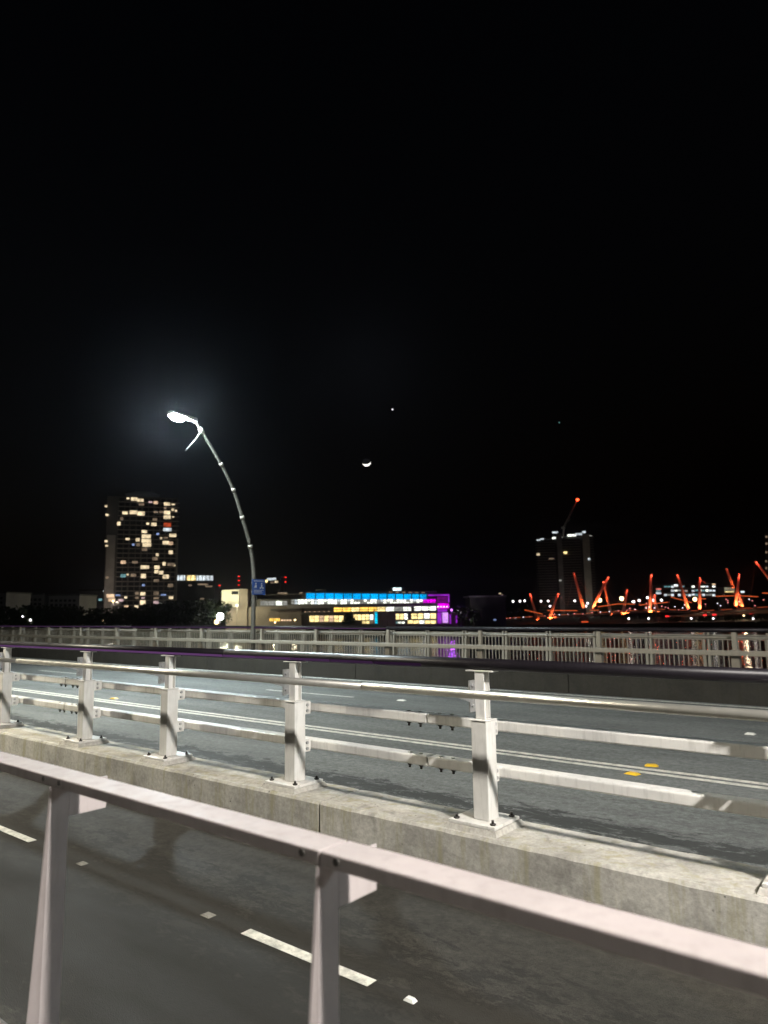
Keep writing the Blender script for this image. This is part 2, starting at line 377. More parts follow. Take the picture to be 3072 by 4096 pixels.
# concrete plinth blocks with open joints
joints = [-58, -40, -28.9, -22.75, -16.6, -10.5, -4.36, 1.75, 7.9, 14, 30]
def rough_block(name, x0, x1, y0, y1, z0, z1, mat, parent, res=.16, chip=.003):
    b2 = bmesh.new(); nx = min(140, max(2, int((x1-x0)/res)))
    prof = [(y0, z0), (y0, z0+(z1-z0)*.5), (y0, z1-.022), (y0+.02, z1), ((y0*2+y1)/3, z1), ((y0+2*y1)/3, z1), (y1-.02, z1), (y1, z1-.022), (y1, z0)]
    rows = []
    for i in range(nx+1):
        x = x0+(x1-x0)*i/nx; r = []
        for j, (y, z) in enumerate(prof):
            e = chip*(1.0 if j in (2, 3, 6, 7) else .3)
            r.append(b2.verts.new((x, y+random.uniform(-e, e)*.8, z+(random.uniform(-e, e) if 0 < j < 8 else 0))))
        rows.append(r)
    for A, B in zip(rows, rows[1:]):
        for j in range(len(prof)-1): b2.faces.new((A[j], A[j+1], B[j+1], B[j]))
    b2.faces.new(rows[0]); b2.faces.new(rows[-1][::-1]); bmesh.ops.recalc_face_normals(b2, faces=b2.faces[:])
    me = bpy.data.meshes.new(name); b2.to_mesh(me); b2.free(); me.materials.append(mat)
    return link(name, me, None, parent)
for a, c in zip(joints, joints[1:]):
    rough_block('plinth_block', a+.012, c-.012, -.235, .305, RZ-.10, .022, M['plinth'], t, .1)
PX = [-26.9, -24.9, -22.9, -20.9, -18.9, -16.9, -14.9, -12.9, -10.9, -8.62, -6.86, -4.89, -2.88, -.80, 1.2, 3.05, 5.05]
b_nut = MB().tube([(0, 0, 0), (0, 0, .012)], .022, 6).tube([(0, 0, .012), (0, 0, .034)], .010, 8).mesh('anchor_bolt', M['bolt'])
b_hb = MB().tube([(0, 0, 0), (.016, 0, 0)], .014, 6).mesh('hex_bolt', M['galv'])
b_sp = MB().tube([(0, 0, 0), (0, 0, -.016)], .02, 6).tube([(0, 0, -.016), (0, 0, -.038)], .011, 8).mesh('splice_bolt', M['bolt'])
b_spt = MB().tube([(0, 0, 0), (0, 0, .010)], .017, 8).mesh('splice_head', M['cream'])
me_post = MB().box(-.066, .066, -.07, .066, .082, .778, .006, 2).box(-.072, .072, -.076, .072, .7785, .790, .003).mesh('post', M['cream'])
me_base = MB().box(-.225, .165, -.165, .195, .058, .081, .003).mesh('base_plate', M['cream'])
g = MB(); g.hexa([(-.25, -.195, .02), (.195, -.195, .02), (.195, .225, .02), (-.25, .225, .02)], [(-.235, -.175, .0575), (.175, -.175, .0575), (.175, .205, .0575), (-.235, .205, .0575)])
me_grout = g.mesh('grout_pad', M['grout'])
me_stub = MB().box(-.038, .038, -.042, -.034, .7905, 1.136).box(-.038, .038, .034, .042, .7905, 1.136).box(-.005, .005, -.0335, .0335, .7905, 1.136).mesh('stub_post', M['cream'])
me_cap = MB().box(-.115, .115, -.05, .05, 1.1365, 1.146, .002).mesh('cap_plate', M['cream'])
me_brk = MB().prism([(-.05, -.043, .845), (-.05, -.043, 1.075), (-.05, -.115, 1.075), (-.05, -.115, .845)], (.012, 0, 0)).prism([(-.0495, -.10, .975), (-.0495, -.335, 1.005), (-.0495, -.335, .985), (-.0495, -.10, .915)], (.011, 0, 0)).mesh('rail_bracket', M['galv'])
def box_brk(z):
    return MB().box(-.05, .0, .067, .20, z-.045, z+.045, .002).box(.0005, .012, .09, .185, z-.058, z+.058, .002).mesh('box_rail_bracket', M['cream'])
me_bb = [box_brk(.71), box_brk(.37)]
for px in PX:
    p = link('post', me_post, None, t, loc=(px, 0, 0))
    link('base_plate', me_base, None, p); link('grout_pad', me_grout, None, p)
    for dx, dy in ((-.18, -.12), (.125, -.12), (-.18, .15), (.125, .15)): link('anchor_bolt', b_nut, None, p, loc=(dx, dy, .081))
    link('stub_post', me_stub, None, p); link('cap_plate', me_cap, None, p); link('rail_bracket', me_brk, None, p)
    for z in (.89, .97, 1.035): link('hex_bolt', b_hb, None, p, loc=(-.038, -.085, z))
    for me_, z in zip(me_bb, (.71, .37)):
        link('box_rail_bracket', me_, None, p)
        for dz in (-.026, .026): link('hex_bolt', b_hb, None, p, loc=(.012, .135, z+dz))
# box rails: two rows, pieces meet mid bay
cuts = [-58, -33.55, -23.55, -15.55, -9.55, -3.55, 2.45, 8.45, 30]
for z in (.71, .37):
    for a, c in zip(cuts, cuts[1:]):
        r = MB().box(a+.005, c-.005, .20, .325, z-.041, z+.041, .014, 3).build('box_rail', M['cream'], t)
        for s_, e in ((1, a), (-1, c)):
            for d in (.10, .22):
                if -20 < e < 5:
                    link('splice_bolt', b_sp, None, r, loc=(e+s_*d, .255, z-.041)); link('splice_bolt', b_spt, None, r, loc=(e+s_*d, .255, z+.041))
rc = [-58, -33.75, -15.75, -9.75, -3.75, 2.25, 8.25, 30]
for a, c in zip(rc, rc[1:]):
    MB().tube([(a+.002, -.36, 1.010), (c-.002, -.36, 1.010)], .030, 18).build('round_rail', M['steel'], t)
for a, c in zip([-58, -33, -17.9, -11.9, -5.9, .1, 6.1], [-33, -17.9, -11.9, -5.9, .1, 6.1, 30]):
    tr = MB().tube([(a+.002, .0, 1.189), (c-.002, .0, 1.189)], .043, 20).build('top_rail', M['black'], t)
    if c < -5: MB().box(max(a, -40)+.02, c-.02, -.0475, -.034, 1.158, 1.180).build('purple_sheen', M['purple_sheen_glow'], tr)  # glowing strip added in place of purple light on the rail
    elif a < -5: [MB().box(-5.9+k*.5, -5.42+k*.5, -.0475, -.034, 1.158, 1.180).build('purple_sheen', emit('purple_sheen_fade', (.10, .042, .125), .75-.14*k), tr) for k in range(5)]  # painted sheen fades out in dimmer pieces

# ------------------------------------------------------------------ far parapet with barrier
t = empty('far_parapet', (0, 15.0, 0), 0, 'dark concrete parapet with grey steel rail along the far side of the busway', 'parapet')
pj = [-150, -90, -60, -48, -40, -33, -26, -19.3, -12.9, -6.8, -.8, 5.2, 11.2, 30, 70]
for a, c in zip(pj, pj[1:]):
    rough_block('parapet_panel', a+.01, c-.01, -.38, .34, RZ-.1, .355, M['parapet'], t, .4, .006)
FX = [x for x in [-.8, -3.52, -6.23, -9.2, -12.06, -14.75, -17.12, -20.17, -22.86, -25.5, -28.2, -30.9, -33.6, -36.3, -39, -41.7, -44.4, -47.1, -49.8, -52.5, 1.9, 4.6]]
me_fp = MB().box(-.075, .075, -.07, .08, .372, .76, .006).mesh('post', M['grey'])
me_fb = MB().box(-.2, .2, -.17, .2, .353, .371, .003).mesh('base_plate', M['bolt'])
me_fs = MB().box(-.045, .045, -.035, .045, .7605, 1.09, .004).mesh('stub_post', M['grey'])
me_fr = MB().prism([(-.006, .046, .93), (-.006, .046, 1.05), (-.006, .2, 1.0), (-.006, .2, .97)], (.012, 0, 0)).mesh('rail_bracket', M['galv'])
for px in FX:
    p = link('post', me_fp, None, t, loc=(px, 0, 0))
    link('base_plate', me_fb, None, p); link('stub_post', me_fs, None, p); link('rail_bracket', me_fr, None, p)
    if px > -24:
        for dx, dy in ((-.15, -.12), (.15, -.12), (.15, .15)): link('anchor_bolt', b_nut, None, p, loc=(dx, dy, .371))
for a, c in zip([-150, -60, -38.5, -31.5, -24.2, -16, -8, 0, 8], [-60, -38.5, -31.5, -24.2, -16, -8, 0, 8, 70]):
    MB().box(a+.004, c-.004, -.205, -.072, .652, .752, .014, 2).build('box_rail', M['grey'], t)
for a, c in zip([-150, -60, -36.7, -24.4, -12.1, .2], [-60, -36.7, -24.4, -12.1, .2, 70]):
    MB().tube([(a+.003, .23, .985), (c-.003, .23, .985)], .034, 12).build('round_rail', M['grey'], t)
    tr = MB().tube([(a+.003, .0, 1.135), (c-.003, .0, 1.135)], .045, 14).build('top_rail', M['black'], t)
    if -60 <= a < -13: MB().box(a+.02, c-.02, -.050, -.043, 1.112, 1.125).build('purple_sheen', M['purple_sheen_glow'], tr)  # same added purple sheen on the far top rail

# ------------------------------------------------------------------ far pedestrian balustrade
t = empty('balustrade', (0, 18.0, 0), 0, 'grey picket balustrade along the far footpath above the river', 'balustrade')
for z, r in ((.915, .022), (.83, .02), (.16, .02), (.09, .022)):
    for a, c in zip([-150, -60, -40, -20, 0], [-60, -40, -20, 0, 70]):
        MB().box(a+.003, c-.003, -r, r, z-r, z+r, .004).build('top_rail' if z > .5 else 'bottom_rail', M['grey'], t)
bp = MB()
for s_ in (-.06, .04):
    bp.hexa([(s_-.025, -.14, .02), (s_+.045, -.14, .02), (s_+.045, .04, .02), (s_-.025, .04, .02)], [(s_-.01, -.075, .98), (s_+.025, -.075, .98), (s_+.025, -.02, .98), (s_-.01, -.02, .98)])
me_bp = bp.mesh('post', M['grey'])
PK = MB().box(-.0105, .0105, -.012, .012, .18, .81).box(-.0105, .0105, -.012, .012, .85, .893).mesh('picket', M['grey'])
posts = [-4.82+1.345*k for k in range(-60, 6)]
far = MB(); cnt = 0
xs = []
for px in sorted(posts, reverse=True):
    if px > -42 : link('post', me_bp, None, t, loc=(px, 0, 0))
    for k in range(1, 12): xs.append(px-1.345*k/12)
farposts = [px for px in posts if px <= -42]
fp = MB()
for px in farposts: fp.box(px-.07, px+.07, -.1, -.02, .02, .98)
tag(fp.build('distant_posts', M['grey'], t), kind='stuff')
for x in xs:
    if x < -2.6 and cnt < 300: link('picket', PK, None, t, loc=(x, 0, 0)); cnt += 1
    else: far.box(x-.0105, x+.0105, -.012, .012, .18, .893)
tag(far.build('distant_pickets', M['grey'], t), kind='stuff')
#BACKDROP
# ------------------------------------------------------------------ backdrop: lit windows palette
G = {}
def lit(key, col, s, sc=.3):
    if key not in G: G[key] = litglass('lit_'+key, col, s, sc)
    return G[key]
lit('w', (1.0, .80, .50), 1.15); lit('d', (.62, .45, .30), .38); lit('c', (.85, .95, 1.0), 1.0); lit('r', (.75, .10, .03), .55)
lit('b', (.40, .55, 1.0), .7); lit('t', (.35, .75, .8), .5); lit('o', (1.0, .68, .42), 1.0); lit('p', (1.0, .70, .70), .7)
lit('y', (1.0, .60, .11), 1.9, .5); lit('yw', (1.0, .77, .32), 1.9, .5); lit('ww', (.95, 1.0, .88), 2.0, .5); lit('wd', (.8, .8, .72), .42, .5)
lit('cy', (.0, .40, .95), 1.25, .12); lit('mg', (.85, .0, .85), 1.3); lit('vi', (.42, .03, .75), .75, .3); lit('vl', (.75, .35, 1.0), 1.2)
UNIT = {}
def unit(mat):                                 # shared unit pane per material, front face towards local -Y
    if mat.name not in UNIT: UNIT[mat.name] = MB().box(-.5, .5, 0, 1, -.5, .5).mesh('pane', mat)
    return UNIT[mat.name]
class Bld:
    """a building seen square on from the bridge: across/height measured at D metres"""
    def __init__(s, name, D, label, cat='building', turn=0.0, zb=-7.8, xc=None, yc=2450, group=None):
        s.D = D; u, z = lo(xc if xc else 1536, yc, D); s.u0 = u; s.zb = zb
        s.e = empty(name, UD(u, D, zb), YAW+turn, label, cat, group)
    def uz(s, x, y):
        u, z = lo(x, y, s.D); return u-s.u0, z-s.zb
    def block(s, name, x0, x1, yt, yb, depth, mat, front=0.0, parent=None, bev=0):
        u0, zt = s.uz(x0, yt); u1, zb = s.uz(x1, yb if yb else yt)
        if yb is None: zb = 0
        return MB().box(u0, u1, front, front+depth, zb, zt, bev).build(name, mat, parent or s.e)
    def pane(s, x0, x1, yt, yb, mat, name='window', front=-.12, parent=None, th=.1, frame=None):
        u0, zt = s.uz(x0, yt); u1, zb = s.uz(x1, yb)
        o = link(name, unit(mat), None, parent or s.e, loc=((u0+u1)/2, front, (zt+zb)/2), scale=(u1-u0, th, zt-zb))
        return o
    def frames(s, x0, x1, yt, yb, n, mat, w=.14, name='window_frame'):
        u0, zt = s.uz(x0, yt); u1, zb = s.uz(x1, yb); o = MB()
        for i in range(n+1):
            u = u0+(u1-u0)*i/n; o.box(u-w/2, u+w/2, -.34, -.13, zb-.1, zt+.1)
        for z in (zb, zt): o.box(u0-w, u1+w, -.32, -.125, z-w*.6, z+w*.6)
        return o.build(name, mat, s.e)

# ---- residential tower on the left
B = Bld('apartment_tower', 450, 'tall dark apartment tower with scattered warm lit windows left of the street lamp', turn=radians(17), xc=568)
B.block('tower_body', 440, 706, 1990, None, 26, M['dark_wall'])
B.block('core_wall', 438, 470, 2145, None, 5, M['wall_g'], -1.2); B.block('corner_pier', 698, 708, 2150, None, 3, M['wall_g'], -.8)
B.block('crown', 509, 632, 1976, 1990, 16, M['roof'], 2.0)
c0, z0 = B.uz(505, 1977); c1, _ = B.uz(636, 1977); ca, za = B.uz(545, 1964); cb, _ = B.uz(606, 1964)
MB().hexa([(c0, 1.5, z0), (c1, 1.5, z0), (c1, 20, z0), (c0, 20, z0)], [(ca, 3, za), (cb, 3, za), (cb, 18, za), (ca, 18, za)]).build('crown_roof', M['roof'], B.e)
zt = B.uz(568, 1992)[1]; uL, uR = B.uz(440, 2200)[0], B.uz(706, 2200)[0]
nf = 27
for k in range(nf):                            # balcony slabs
    z = zt*(k+1)/(nf+1); MB().box(uL+5.4, uR+.35, -1.3, -.02, z-.16, z+.16, .03).build('balcony_slab', M['slab'], B.e)
for u in [uL+5+(uR-uL-6)*k/5 for k in range(6)]:
    MB().box(u-.25, u+.25, -1.1, -.01, 0, zt).build('fin_wall', M['dark_wall'], B.e)
WIN = """460 270 30 20 w|525 275 70 40 w|590 285 70 35 w|600 330 60 25 d|695 300 40 20 p|750 303 50 35 o|870 313 70 40 w|935 315 40 15 w|850 360 30 30 d|235 365 25 25 w|930 375 30 30 w|965 385 25 25 w|810 405 50 25 d|870 410 70 45 w|750 408 50 20 d|430 430 60 35 w|515 420 80 45 w|595 430 80 50 w|245 460 30 25 w|870 460 80 45 w|935 455 20 15 w|395 495 30 35 d|365 550 35 45 w|740 490 50 30 d|665 540 30 25 w|730 545 60 40 w|872 545 85 50 r|872 598 95 40 c|630 628 60 35 w|770 650 30 25 b|930 660 80 40 w|805 695 25 25 w|855 690 50 20 d|650 680 100 45 w|455 715 45 25 w|560 720 40 40 w|650 730 105 45 w|855 745 70 45 w|908 750 50 40 o|235 747 30 25 w|240 795 30 20 w|515 775 25 25 b|565 775 40 40 d|655 775 95 45 w|630 825 60 35 d|908 850 45 45 w|765 880 30 35 w|740 925 60 40 d|410 970 55 40 o|530 968 60 30 d|838 980 35 45 w|910 985 80 35 d|945 995 30 20 w|620 1020 65 45 w|662 1020 35 40 w|762 1020 60 45 w|755 1068 45 40 w|805 1078 50 45 w|408 1118 55 40 t|455 1105 25 20 w|515 1110 60 35 d|618 1118 55 55 w|855 1122 70 50 w|245 1140 30 30 d|755 1168 60 35 d|618 1220 30 25 b|905 1220 60 40 d|278 1340 85 45 o|290 1385 75 40 o|355 1332 50 20 b|435 1355 30 25 w|385 1388 50 30 p|550 1310 40 35 d|612 1315 55 40 w|752 1308 60 45 d|830 1325 60 20 b|550 1360 40 30 d|615 1360 40 20 p|752 1362 60 25 d|910 1355 50 35 w|612 1410 60 55 w|752 1408 60 35 p|440 1452 45 20 o|545 1460 40 40 w"""
for s_ in WIN.split('|'):
    x, y, w, h, k = s_.split(); x, y, w, h = map(float, (x, y, w, h))
    x = 350+x/2.765; y = 1900+y/2.765; w = w/2.765*.92; h = h/2.765*.86
    B.pane(x-w/2, x+w/2, y-h/2, y+h/2, G[k], front=-1.45 if x < 445 else -1.42, th=.3)
dk = MB()
for k in range(nf):                            # unlit glazing behind the balconies
    z = zt*(k+1)/(nf+1)
    for j in range(10):
        u = uL+5.6+(uR-uL-6.2)*j/10; dk.box(u+.3, u+3.2, -.10, .0, z+.3, z+2.5)
tag(dk.build('unlit_windows', M['glass_dark'], B.e), kind='stuff')

# ---- white topped block right of the tower
B = Bld('office_block', 620, 'dark block with a bright white top storey between the apartment tower and the street lamp', turn=radians(14), xc=780)
B.block('body', 700, 858, 2299, None, 30, M['dark_wall'])
for x0, x1, k in ((708, 742, 'c'), (748, 782, 'yw'), (786, 818, 'c'), (820, 850, 'c')): B.pane(x0, x1, 2302, 2322, G[k])
for x0, x1, y in ((755, 768, 2338), (790, 830, 2334), (820, 848, 2342), (800, 815, 2392)): B.pane(x0, x1, y, y+6, G['d'])
B.frames(706, 852, 2300, 2323, 10, M['dark_wall'], .5)

# ---- dark blocks at far left
for x0, x1, yt, D, lb in ((-60, 26, 2372, 260, 'dark low block at the left edge beyond the bridge'), (112, 176, 2378, 300, 'narrow dark block second from the left edge beyond the bridge'), (196, 318, 2382, 300, 'broad dark block between the left edge and the apartment tower'), (318, 440, 2362, 520, 'low dark block with a few small lights at the foot of the apartment tower')):
    B = Bld('low_building', D, lb, xc=(x0+x1)/2); B.block('wall', x0, x1, yt, None, 18, M['wall_g']); B.block('roof', x0-3, x1+3, yt-4, yt, 19, M['dark_wall'], -.4)
    if x0 == 318:
        for x, y, w, h, k in ((418, 2362, 12, 9, 'c'), (433, 2360, 16, 11, 'c'), (375, 2401, 9, 11, 'w'), (401, 2399, 14, 9, 't'), (318, 2387, 10, 10, 't'), (338, 2390, 10, 8, 'd'), (350, 2402, 18, 7, 'd'), (318, 2420, 11, 8, 'w')): B.pane(x-w/2, x+w/2, y-h/2, y+h/2, G[k])
    else:
        for i in range(int((x1-x0)/18)):
            for y in (yt+16, yt+34): B.pane(x0+6+i*18, x0+16+i*18, y, y+9, M['glass_dark'])

# ---- far lit block and red mast lights behind the sign
B = Bld('distant_block', 760, 'distant block with a row of blue white windows right of the blue sign', xc=1085)
B.block('body', 1050, 1122, 2311, None, 25, M['dark_wall'])
for i, (x, y, w, h, k) in enumerate(((1062, 2325, 16, 10, 'yw'), (1078, 2317, 20, 9, 'c'), (1096, 2316, 16, 9, 'c'), (1106, 2327, 14, 8, 'w'), (1056, 2347, 9, 7, 'w'), (1053, 2371, 9, 7, 'yw'), (1088, 2330, 12, 7, 'd'))): B.pane(x-w/2, x+w/2, y-h/2, y+h/2, G[k])
red = emit('red_beacon', (1.0, .02, .01), 2.2); orange_b = emit('crane_beacon', (1.0, .07, .02), 7.0)
def mast(xc, ys, D, lb):
    p = at(xc, ys[0]-6, D); t = empty('radio_mast', (p.x, p.y, -7.8), 0, lb, 'mast'); h = p.z+7.8
    MB().tube([(0, 0, 0), (0, 0, h)], [.5, .2], 6).build('mast_pole', M['dark_wall'], t)
    for y in ys:
        z = at(xc, y, D).z+7.8; MB().box(-1.1, 1.1, -.5, .5, z-.3, z+.3, .1).build('beacon', red, t)
mast(956, (2305, 2322, 2340), 700, 'thin mast with three red lights left of the blue sign')
mast(1142, (2309, 2328), 700, 'thin mast with two red lights right of the blue sign')
mast(878, (2342,), 640, 'short mast with one red light above the pale lit gallery')

# ---- concrete gallery
B = Bld('concrete_gallery', 372, 'pale concrete gallery with a floodlit corner behind the street lamp', xc=1040)
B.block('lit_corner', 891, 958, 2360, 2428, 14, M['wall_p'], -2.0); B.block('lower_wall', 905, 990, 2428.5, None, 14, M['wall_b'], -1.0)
B.block('recess', 930, 956, 2366, 2378, .2, M['glass_dark'], -2.25)
B.block('side_wall', 958.5, 992, 2356, 2428, 14, M['wall_b'], -1.5)
B.block('long_wall', 992.5, 1206, 2427, None, 16, M['wall_b']); B.block('upper_storey', 992.5, 1222, 2398, 2426.5, 12, M['dark_wall'], 3.0)
B.block('canopy', 1085, 1206, 2437, 2441, 2.5, M['dark_wall'], -2.6)
for x0, x1, k in ((1038, 1068, 'wd'), (1070, 1098, 'wd'), (1100, 1125, 'ww'), (1127, 1146, 'wd')): B.pane(x0, x1, 2404, 2421, G[k], front=2.8)
for i in range(5): B.pane(1078+i*8.5, 1085.5+i*8.5, 2473, 2485, G['y'])
for i in range(4): B.pane(1124+i*11, 1132+i*11, 2478, 2484, G['o'])
B.block('rear_roof', 1010, 1300, 2375, 2398, 20, M['wall_b'], 14); B.block('roof_light_box', 1252, 1292, 2355, 2372, 8, M['wall_p'], 13)
for x0, x1, y in ((1095, 1135, 2367), (1185, 1200, 2366), (1218, 1232, 2365)): B.pane(x0, x1, y, y+6, G['d'], front=13.8)
for i in range(5):                             # precast wall panels
    u0, zt_ = B.uz(994+i*42.3, 2446); u1, _ = B.uz(1034+i*42.3, 2446); MB().box(u0, u1, -.18, -.01, 6.2, zt_, .03).build('wall_panel', M['wall_b'], B.e)

# ---- the long lit library
B = Bld('riverside_library', 372, 'long glass library with a blue lit upper band and rows of yellow windows', xc=1480)
B.block('core', 1206.5, 1748, 2370, None, 20, M['dark_wall'], 1.5)
def yb(x): return 2371.5+(x-1222)*.0105
n = 14
for i in range(n):                             # blue cells, narrower to the right
    f0, f1 = (i/n), ((i+1)/n); x0 = 1222+487*(1.12*f0-.12*f0*f0); x1 = 1222+487*(1.12*f1-.12*f1*f1)
    B.pane(x0+2.0, x1-2.0, yb(x0)+1, yb(x0)+23, G['cy'], 'blue_panel', 1.2, th=.25)
    B.pane(x0, x0+1.6, yb(x0), yb(x0)+24, M['dark_wall'], 'mullion', .9, th=.5)
n = 44
for i in range(n):                             # white louvred storey
    x0 = 1163+(1745-1163)*i/n; x1 = x0+(1745-1163)/n; y = 2397.5+.5*math.sin(i)
    k = 'mg' if x0 > 1684 else random.choice(['ww', 'ww', 'ww', 'c', 'wd', 'ww'])
    B.pane(x0+.8, x1-.9, y, y+8.6, G[k], 'window', 1.1); B.pane(x0+.8, x1-.9, y+10.4, y+18.5, G[k if k != 'wd' else 'ww'] if random.random() < .7 or k == 'mg' else G['wd'], 'window', 1.1)
B.block('ledge', 1150, 1750, 2419, 2425, 3.2, M['wall_g'], -1.2); B.block('ledge', 1206.5, 1750, 2449, 2453, 2.6, M['dark_wall'], -.8)
def row(x0, x1, n, y0, y1, ks, gap=2.2):
    for i in range(n):
        a = x0+(x1-x0)*i/n; c = a+(x1-x0)/n
        B.pane(a+gap/2, c-gap/2, y0, y1, G[ks[min(len(ks)-1, i*len(ks)//n)]], 'window', 1.2)
        B.pane(a+gap/2, c-gap/2, (y0+y1)/2-.5, (y0+y1)/2+.5, M['dark_wall'], 'transom', .95)
row(1334, 1508, 5, 2429, 2447, ['y', 'y', 'yw', 'y', 'y']); row(1508, 1646, 4, 2428, 2446, ['yw', 'ww', 'wd', 'ww'])
row(1656, 1746, 3, 2424, 2445, ['ww', 'ww', 'ww'])
row(1236, 1374, 7, 2463, 2487, ['yw', 'o', 'yw', 'o', 'yw', 'yw']); row(1412, 1494, 5, 2458, 2480, ['yw', 'yw', 'ww'])
row(1582, 1632, 3, 2454, 2478, ['yw', 'ww']); row(1644, 1746, 4, 2453, 2475, ['yw', 'yw', 'ww', 'yw'], 3)
row(1448, 1494, 3, 2484, 2494, ['yw', 'd']); row(1630, 1746, 5, 2482, 2494, ['yw', 'ww', 'yw', 'yw']); row(1576, 1620, 3, 2487, 2494, ['t', 'ww', 'ww'])
for i in range(18): B.pane(1218+i*6.3, 1222+i*6.3, 2446+1.2*math.sin(i*2), 2450, G['d' if i % 3 else 'o'], 'window', 1.0)
B.block('brown_box', 1513, 1582, 2447, None, 3.5, M['wall_b'], -2.2); B.pane(1499, 1510, 2448, 2494, lit('cs', (.0, .62, .95), 1.1), 'blue_light_column', -1.6, th=1.0)
B.pane(1494, 1499, 2438, 2494, lit('rb', (.45, .12, .04), .35), 'red_wall_panel', -.8)
B.block('roof_plant', 1560, 1620, 2352, 2370, 6, M['dark_wall'], 4); B.pane(1572, 1606, 2350, 2361, lit('rf', (.75, .95, 1.0), 2.2), 'roof_floodlight', 3.6)
for i in range(6): B.pane(1556+i*26, 1570+i*26, 2366+i*.4, 2370+i*.4, G['d'], 'roof_lamp', 1.0)
# violet end wing: glowing panels stand in for violet floodlight on the facade
B.block('end_wing', 1748.5, 1800, 2379, None, 16, M['dark_wall'], 2.0)
B.pane(1712, 1798, 2378, 2383, G['vi'], 'violet_fascia', .6); B.pane(1792, 1798, 2384, 2410, G['vi'], 'violet_post', .6)
B.pane(1750, 1790, 2386, 2398, lit('vd', (.30, .01, .34), .5), 'violet_glow', 1.6); B.pane(1750, 1790, 2400, 2411, G['vd'], 'violet_glow', 1.6)
B.pane(1748, 1797, 2414, 2434, G['mg'], 'violet_glow', 1.6); B.pane(1749, 1790, 2437, 2447, G['vi'], 'violet_glow', 1.6)
B.pane(1748, 1768, 2450, 2494, G['vi'], 'violet_glow', 1.6); B.pane(1770, 1794, 2450, 2492, G['vl'], 'violet_glow', 1.5); B.pane(1798, 1806, 2456, 2494, G['vi'], 'violet_glow', 1.6); B.pane(1824, 1830, 2462, 2492, G['vi'], 'violet_glow', 1.6)
for i in range(4): B.pane(1750+i*12, 1756+i*12, 2425, 2429, G['ww'], 'window', 1.3)
B.block('low_wing', 1800.5, 1834, 2452, None, 10, M['wall_b'], 2.2)

# ---- dark hall right of the library
B = Bld('dark_hall', 400, 'wide dark hall with a thin pale roof edge right of the violet wing', xc=1950)
B.block('body', 1880, 2022, 2388, None, 24, M['dark_wall']); B.block('roof_edge', 1872, 2026, 2383, 2387.6, 26, M['wall_g'], -1.0)
for x, y, k in ((1995, 2372, 'w'), (2004, 2378, 'd')): B.pane(x, x+9, y, y+4, G[k])
B.pane(1974, 1985, 2476, 2482, G['b'], 'door_light')

# ---- unfinished tower with crane
B = Bld('unfinished_tower', 720, 'tall unlit concrete tower with work lights along its top on the right', turn=radians(-13), xc=2260)
B.block('core', 2150, 2368, 2150, None, 26, M['dark_wall'], 1.5)
B.block('lift_shaft', 2227, 2246, 2134, None, 8, M['wall_g'], -2.6); B.block('end_shaft', 2326, 2352, 2140, None, 8, M['wall_p'], -3.2)
ztop = B.uz(2200, 2152)[1]
for k in range(30):
    z = ztop*(k+1)/30.5
    for x0, x1 in ((2148, 2226), (2247, 2325), (2353, 2376)):
        u0, u1 = B.uz(x0, 2300)[0], B.uz(x1, 2300)[0]; MB().box(u0, u1, -1.8, 1.45, z-.35, z+.12).build('floor_slab', M['wall_g'], B.e)
for x, y, w, h, k in ((2155, 2217, 12, 8, 'w'), (2207, 2235, 20, 4, 'd'), (2261, 2212, 14, 9, 'yw'), (2352, 2239, 9, 8, 'c'), (2241, 2322, 10, 6, 'wd')): B.pane(x-w/2, x+w/2, y-h/2, y+h/2, G[k], 'lit_opening', -3.4)
for x, y, w, h, k in ((2156, 2159, 14, 5, 'c'), (2170, 2155, 14, 5, 'c'), (2221, 2130, 23, 7, 'c'), (2217, 2152, 14, 7, 'ww'), (2245, 2150, 10, 4, 'wd'), (2285, 2143, 34, 8, 'ww'), (2312, 2139, 26, 8, 'c'), (2332, 2131, 13, 8, 'c'), (2350, 2146, 26, 3, 'wd')): B.pane(x-w/2, x+w/2, y-h/2, y+h/2, G[k], 'work_light', -2.2)
pb = at(2248, 2134, 726); pj_ = at(2254, 2110, 726); pt = at(2310, 1999, 726)
t = empty('tower_crane', (pb.x, pb.y, 0), 0, 'luffing crane with a red light at its jib tip above the unfinished tower', 'crane')
def rel(p): return p-Vector((pb.x, pb.y, 0))
cm = MB()                                       # lattice jib
a, c = rel(pj_), rel(pt); side = RH*.9; dn = Vector((0, 0, -.9))
for o_ in (side, -side, -dn): cm.tube([a+o_, c+o_*.4], .14, 5)
for k in range(16):
    q = a+(c-a)*k/16; r_ = a+(c-a)*(k+1)/16; cm.tube([q+side*(1-.04*k), r_-dn*(1-.04*k)], .07, 4); cm.tube([q-dn*(1-.04*k), r_-side*(1-.04*k)], .07, 4)
cm.build('jib', M['mast'], t); MB().tube([rel(pb)+Vector((0, 0, -20)), rel(pj_)], .9, 6).build('crane_mast', M['mast'], t)
MB().box(*[v_ for k in range(3) for v_ in (c[k]-1.1, c[k]+1.1)], .3).build('beacon', orange_b, t)
q = rel(pj_); MB().box(q.x-2.2, q.x+1.2, q.y-1, q.y+1, q.z-1.5, q.z+.8).build('counterweight', M['mast'], t)
# ---- right edge tower sliver
B = Bld('edge_tower', 560, 'tower sliver with faint yellow lights at the right edge', turn=radians(-27), xc=3110); B.block('body', 3062, 3180, 2130, None, 24, M['dark_wall'])
for y in (2143, 2170, 2204, 2240, 2268): B.pane(3064, 3072, y, y+8, G['d'])

